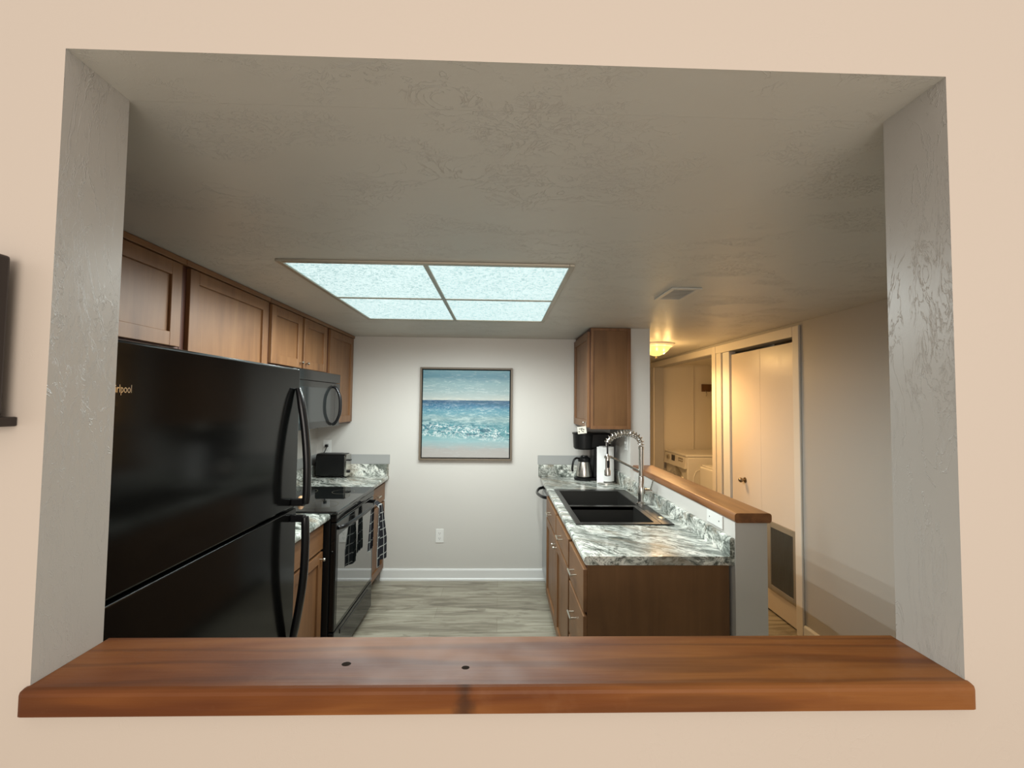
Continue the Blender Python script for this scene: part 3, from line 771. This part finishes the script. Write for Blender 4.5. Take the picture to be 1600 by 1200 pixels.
# ------------------------------------------------------------------ outlets and switch plates
def outlet_far(x, z, label, w=.070, h=.118):
    t = thing('wall_outlet', label, 'outlet', (x, F - .003, z - h / 2))
    MB().box(x - w / 2, x + w / 2, F - .006, F - .0004, z - h / 2, z + h / 2, .002).build('plate', M['white_plastic'], t)
    for dz in (-.022, .022):
        o = MB().lathe([(.0165, 0), (.0165, -.001), (0, -.001)], (x, F - .0062, z + dz), 20, 'y').build('receptacle', M['white_plastic'], t)
        b = MB(); b.box(x - .008, x - .0055, F - .0078, F - .0073, z + dz - .001, z + dz + .007); b.box(x + .0055, x + .008, F - .0078, F - .0073, z + dz - .001, z + dz + .007)
        b.lathe([(.0025, 0), (.0025, -.0006), (0, -.0006)], (x, F - .0073, z + dz - .008), 10, 'y'); b.build('sockets', M['slot'], o)
    return t
outlet_far(-.512, .382, 'white outlet low on the far wall under the painting')
outlet_far(-1.508, 1.150, 'white outlet behind the toaster with a black plug in it')
def plate_side(x, y0, y1, z0, z1, label, screws, toggle=False):
    t = thing('wall_plate', label, 'switch plate', (x, (y0 + y1) / 2, z0))
    MB().box(x - .006, x - .0004, y0, y1, z0, z1, .002).build('plate', M['white_plastic'], t)
    for (y, z) in screws: MB().lathe([(.0035, 0), (.003, -.001), (0, -.001)], (x - .0062, y, z), 10, 'x').build('screw', M['slot'], t)
    if toggle: MB().box(x - .016, x - .006, (y0 + y1) / 2 - .005, (y0 + y1) / 2 + .005, (z0 + z1) / 2 - .01, (z0 + z1) / 2 + .01, .002).build('toggle', M['white_plastic'], t)
plate_side(1.0158, 1.265, 1.415, .992, 1.0515, 'blank white plate with two screws on the half wall under the cap board', ((1.385, 1.022), (1.295, 1.022)))
plate_side(.9908, 2.665, 2.735, 1.195, 1.310, 'white switch plate on the side wall right of the paper towels', ((2.70, 1.215), (2.70, 1.29)), True)

# ------------------------------------------------------------------ coffee maker
t = thing('coffee_maker', 'black drip coffee maker under the right wall cabinet', 'coffee maker', (.78, 3.08, CT))
b = MB(); b.box(.80, .935, 3.00, 3.17, CT + .02, 1.28, .02, 3); b.build('tower', M['black_plastic'], t)
b = MB(); b.lathe([(.082, 0), (.086, .008), (.086, .020), (.07, .024), (.068, .026), (0, .026)], (.728, 3.06, CT + .0003), 32); b.box(.73, .93, 3.0, 3.14, CT + .0005, CT + .02, .004); b.build('base', M['black_plastic'], t)
b = MB(); b.lathe([(0, 0), (.075, 0), (.088, .012), (.094, .125), (.100, .128), (.100, .140), (.05, .146), (0, .146)], (.725, 3.06, 1.165), 36); b.box(.73, .94, 2.99, 3.15, 1.178, 1.305, .012, 3); b.build('brew_basket', M['black_plastic'], t)
cf = thing('coffee_carafe', 'steel carafe with black handle standing in the coffee maker', 'carafe', (.728, 3.055, CT + .027))
b = MB(); b.lathe([(0, 0), (.064, 0), (.072, .006), (.072, .018), (.060, .085), (.051, .122), (.050, .126), (0, .126)], (.728, 3.055, CT + .028), 36); bd = b.build('carafe_body', M['steel'], cf)
b = MB(); b.lathe([(0, 0), (.052, 0), (.054, .006), (.050, .03), (.030, .042), (.028, .05), (0, .05)], (.728, 3.055, CT + .1545), 30); b.build('lid', M['black_plastic'], cf)
b = MB(); b.tube(interp([(.684, 3.04, CT + .18), (.655, 3.03, CT + .185), (.632, 3.02, CT + .165), (.620, 3.015, CT + .11), (.622, 3.016, CT + .075)], 8), .0085, 10, sx=1.3); b.build('handle', M['black_plastic'], cf)

# paper towel
px_, py_ = .878, 2.895
t = thing('paper_towel_holder', 'steel paper towel holder with round base beside the coffee maker', 'holder', (px_, py_, CT))
MB().lathe([(.078, 0), (.078, .008), (.070, .014), (.02, .018), (.009, .019), (0, .019)], (px_, py_, CT + .0003), 36).build('base', M['steel'], t)
b = MB(); b.cyl((px_, py_, CT + .0192), .006, .312, 'z', 12); b.lathe([(.008, 0), (.016, .008), (.016, .016), (.008, .024), (0, .025)], (px_, py_, CT + .3315), 18); b.build('rod', M['steel'], t)
b = MB(); seg = 48; z0, z1 = CT + .022, CT + .298
r0 = .062
ring = []
pts = []
for k in range(seg + 1):
    a = 2 * PI * k / seg; pts.append((px_ + r0 * math.cos(a + PI), py_ + r0 * math.sin(a + PI)))
pr = [(r0, 0), (r0, z1 - z0), (.021, z1 - z0), (.021, 0)]
b.lathe([(.021, 0), (.0215, .001), (r0, .001), (r0 + .001, .004), (r0 - .001, z1 - z0), (.021, z1 - z0), (.021, z1 - z0 - .05), (0, z1 - z0 - .05)], (px_, py_, z0), 48)
sheet = [(px_ - r0 * .55, py_ - r0 * .86), (px_ - r0 * .9, py_ - r0 * .62), (px_ - r0 * 1.12, py_ - r0 * .42), (px_ - r0 * 1.30, py_ - r0 * .36)]
b.prism(sheet + [(x - .001, y + .0016) for x, y in sheet[::-1]], 'z', CT + .004, z1)
tag(b.build('paper_towel_roll', M['paper']), 'white paper towel roll with a loose sheet, standing right of the coffee maker', 'paper towels')

# ------------------------------------------------------------------ painting
p0, p1, q0, q1 = -.703, .112, 1.043, 1.860
t = thing('framed_painting', 'blue ocean and beach painting in a taupe frame on the far wall', 'painting', ((p0 + p1) / 2, F, q0))
b = MB(); fw = .016
for (x0, x1, z0, z1) in ((p0, p0 + fw, q0, q1), (p1 - fw, p1, q0, q1), (p0 + fw, p1 - fw, q0, q0 + fw), (p0 + fw, p1 - fw, q1 - fw, q1)):
    b.box(x0, x1, F - .042, F - .001, z0, z1, .002)
b.build('frame', M['painting_frame'], t)
MB().box(p0 + fw, p1 - fw, F - .010, F - .002, q0 + fw, q1 - fw).build('backing', M['frame_gap'], t)
MB().box(p0 + .025, p1 - .025, F - .036, F - .0105, q0 + .025, q1 - .025, .002).build('canvas', painting_mat(p0 + .025, p1 - .025, q0 + .025, q1 - .025), t)

# ------------------------------------------------------------------ ceiling light
a0, a1, c0, c1 = -.921, .305, 1.072, 2.350
t = thing('ceiling_light', 'large square ceiling light of four frosted panels', 'light', ((a0 + a1) / 2, (c0 + c1) / 2, H - .012))
b = MB(); fw = .022; xm = -.316; ym = 1.715
for (x0, x1, y0, y1) in ((a0, a0 + fw, c0, c1), (a1 - fw, a1, c0, c1), (a0 + fw, a1 - fw, c0, c0 + fw), (a0 + fw, a1 - fw, c1 - fw, c1), (xm - .010, xm + .010, c0 + fw, c1 - fw)):
    b.box(x0, x1, y0, y1, H - .012, H - .0005, .002, 1)
for (x0, x1) in ((a0 + fw, xm - .0102), (xm + .0102, a1 - fw)): b.box(x0, x1, ym - .009, ym + .009, H - .010, H - .0005, .002, 1)
b.build('frame', M['light_frame'], t)
for (x0, x1) in ((a0 + fw, xm - .0103), (xm + .0103, a1 - fw)):
    for (y0, y1) in ((c0 + fw, ym - .0092), (ym + .0092, c1 - fw)):
        MB().box(x0, x1, y0, y1, H - .005, H - .0006).build('diffuser_panel', M['diffuser'], t)
for i in range(4):
    for k in range(4):
        d = bpy.data.lights.new('fluorescent_light', 'SPOT'); d.energy = KP; d.color = (.93, 1.0, .98); d.spot_size = math.radians(178); d.spot_blend = .6; d.shadow_soft_size = 0.0
        o = bpy.data.objects.new('fluorescent_light', d); COL.objects.link(o)
        o.location = (a0 + (a1 - a0) * (i + .5) / 4, c0 + (c1 - c0) * (k + .5) / 4, H - .016)

# ceiling vent
v0, v1, w0, w1 = .838, .992, 1.400, 1.650
t = thing('ceiling_vent', 'small white slotted air vent on the ceiling right of the big light', 'vent', ((v0 + v1) / 2, (w0 + w1) / 2, H - .008))
b = MB()
for (x0, x1, y0, y1) in ((v0, v0 + .024, w0, w1), (v1 - .024, v1, w0, w1), (v0 + .024, v1 - .024, w0, w0 + .026), (v0 + .024, v1 - .024, w1 - .026, w1)): b.box(x0, x1, y0, y1, H - .007, H - .0005, .002, 1)
b.build('frame', M['vent_white'], t)
MB().box(v0 + .024, v1 - .024, w0 + .026, w1 - .026, H - .002, H - .0006).build('duct', M['dark'], t)
b = MB()
for k in range(12): b.box(v0 + .024, v1 - .024, w0 + .032 + k * .016, w0 + .036 + k * .016, H - .0065, H - .0045)
b.build('slats', M['vent_white'], t)

# hall lamp
lx, ly = 1.485, 3.43
t = thing('hall_lamp', 'glowing amber glass dome lamp on the hall ceiling', 'light', (lx, ly, H - .14))
MB().lathe([(.165, 0), (.165, -.012), (.150, -.028), (.135, -.034), (0, -.034)][::-1], (lx, ly, H - .0005), 40).build('pan', M['cream_trim'], t)
MB().lathe([(0, -.118), (.03, -.114), (.07, -.098), (.105, -.070), (.128, -.040), (.134, -.0345)], (lx, ly, H - .0005), 40).build('glass_dome', M['dome'], t)
MB().lathe([(0, -.142), (.008, -.138), (.010, -.130), (.005, -.122), (.005, -.1185)], (lx, ly, H - .0005), 14).build('finial', M['brass_dark'], t)

for i in range(6):
    an = 2 * PI * (i + .25) / 6
    d = bpy.data.lights.new('hall_bulb', 'SPOT'); d.energy = HP / 6; d.color = (1.0, .60, .26); d.spot_size = math.radians(178); d.spot_blend = .7; d.shadow_soft_size = 0.0
    o = bpy.data.objects.new('hall_bulb', d); COL.objects.link(o); o.location = (lx + .07 * math.cos(an), ly + .07 * math.sin(an), H - .15)
    d = bpy.data.lights.new('hall_bulb_glow', 'POINT'); d.energy = HP / 60; d.color = (1.0, .60, .22); d.shadow_soft_size = 0.0
    o = bpy.data.objects.new('hall_bulb_glow', d); COL.objects.link(o); o.location = (lx + .12 * math.cos(an), ly + .12 * math.sin(an), H - .125)
# ------------------------------------------------------------------ laundry closet
t = thing('front_load_washer', 'white front-loading washing machine in the far half of the laundry closet', 'washing machine', (2.5, 4.75, 0))
wx, wy0, wy1, wz = 2.182, 4.43, 5.09, .965
b = MB(); b.box(wx + .025, wx + .72, wy0, wy1, .012, wz - .03, .015, 3)
for (x, y) in ((wx + .1, wy0 + .08), (wx + .1, wy1 - .08), (wx + .64, wy0 + .08), (wx + .64, wy1 - .08)): b.cyl((x, y, 0), .02, .014, 'z', 10)
body = b.build('body', M['appliance_white'], t)
MB().box(wx + .01, wx + .72, wy0 - .002, wy1 + .002, wz - .0295, wz, .010, 3).build('top_panel', M['appliance_white'], t)
b = MB(); b.prism([(wx + .0245, .80), (wx + .0245, wz - .03), (wx + .010, wz - .032), (wx - .008, .80)], 'y', wy0 + .003, wy1 - .003); cp = b.build('control_panel', M['appliance_white'], t)
MB().lathe([(.030, 0), (.028, -.022), (.02, -.026), (0, -.026)], (wx - .001, 4.93, .885), 24, 'x').build('dial', M['nickel'], cp)
MB().box(wx - .005, wx + .003, 4.74, 4.83, .855, .925).build('display', M['display'], cp)
for k in range(3):
    for (z0, z1) in ((.87, .885), (.90, .915)): MB().box(wx - .004, wx + .003, 4.60 - k * .045, 4.615 - k * .045, z0, z1).build('button', M['brass_dark'], cp)
b = MB(); b.lathe([(.235, 0), (.225, -.020), (.185, -.030), (.165, -.022)], (wx + .0245, 4.74, .55), 48, 'x'); dr = b.build('door_ring', M['chrome'], t)
MB().lathe([(.166, -.005), (.14, -.022), (0, -.036)], (wx + .0245, 4.74, .55), 40, 'x').build('door_glass', M['black_glass'], dr)
b = MB(); P = [(wx + .10, wy0 - .0003, .12), (wx + .10, wy0 - .0003, .70), (wx + .13, wy0 - .0003, .77), (wx + .20, wy0 - .0003, .80), (wx + .55, wy0 - .0003, .80), (wx + .62, wy0 - .0003, .76), (wx + .64, wy0 - .0003, .70), (wx + .64, wy0 - .0003, .12)]
b.tube(P, .006, 8); b.build('side_panel_ridge', M['appliance_white'], t)
t = thing('top_load_washer', 'lower white top-loading machine in the near half of the laundry closet', 'washing machine', (2.5, 3.75, 0))
b = MB(); b.box(2.185, 2.86, 3.43, 4.06, .012, .885, .015, 3)
for (x, y) in ((2.26, 3.5), (2.26, 4.0), (2.8, 3.5), (2.8, 4.0)): b.cyl((x, y, 0), .02, .014, 'z', 10)
b.build('body', M['appliance_white'], t)
MB().box(2.195, 2.70, 3.46, 4.03, .8853, .905, .008, 3).build('lid', M['appliance_white'], t)
MB().box(2.24, 2.275, 3.72, 3.82, .9052, .912, .002).build('lid_grip', M['display'], t)
MB().box(2.71, 2.86, 3.43, 4.06, .8853, 1.02, .012, 3).build('console', M['appliance_white'], t)
t = thing('coat_hook_board', 'brown wooden board with hooks on the laundry closet wall', 'hook board', (2.86, 5.2, 1.73))
MB().box(2.755, 3.0, 5.218, 5.2395, 1.735, 1.835, .002).build('board', M['cab_side'], t)
for x in (2.80, 2.87, 2.94): MB().tube([(x, 5.2175, 1.745), (x, 5.19, 1.73), (x, 5.175, 1.70), (x, 5.185, 1.675), (x, 5.20, 1.69)], .004, 8).build('hook', M['nickel'], t)

# ------------------------------------------------------------------ television at the left edge of the front wall
t = thing('television', 'black flat television on the cream wall, cut off by the left edge of the photo', 'television', (-1.25, -.04, 1.53))
b = MB(); b.box(-1.75, -.772, -.045, -.015, 1.5235, 1.776, .005, 3); b.build('casing', M['tv'], t)
MB().box(-1.735, -.787, -.0465, -.0448, 1.54, 1.762).build('screen', M['black_glass'], t)
MB().box(-1.4, -1.1, -.0148, -.0005, 1.60, 1.72).build('wall_bracket', M['black_plastic'], t)
tag(MB().box(-1.75, -.765, -.050, -.0005, 1.508, 1.523, .002).build('wall_shelf', M['tv']), 'thin black shelf under the television on the cream wall', 'shelf')
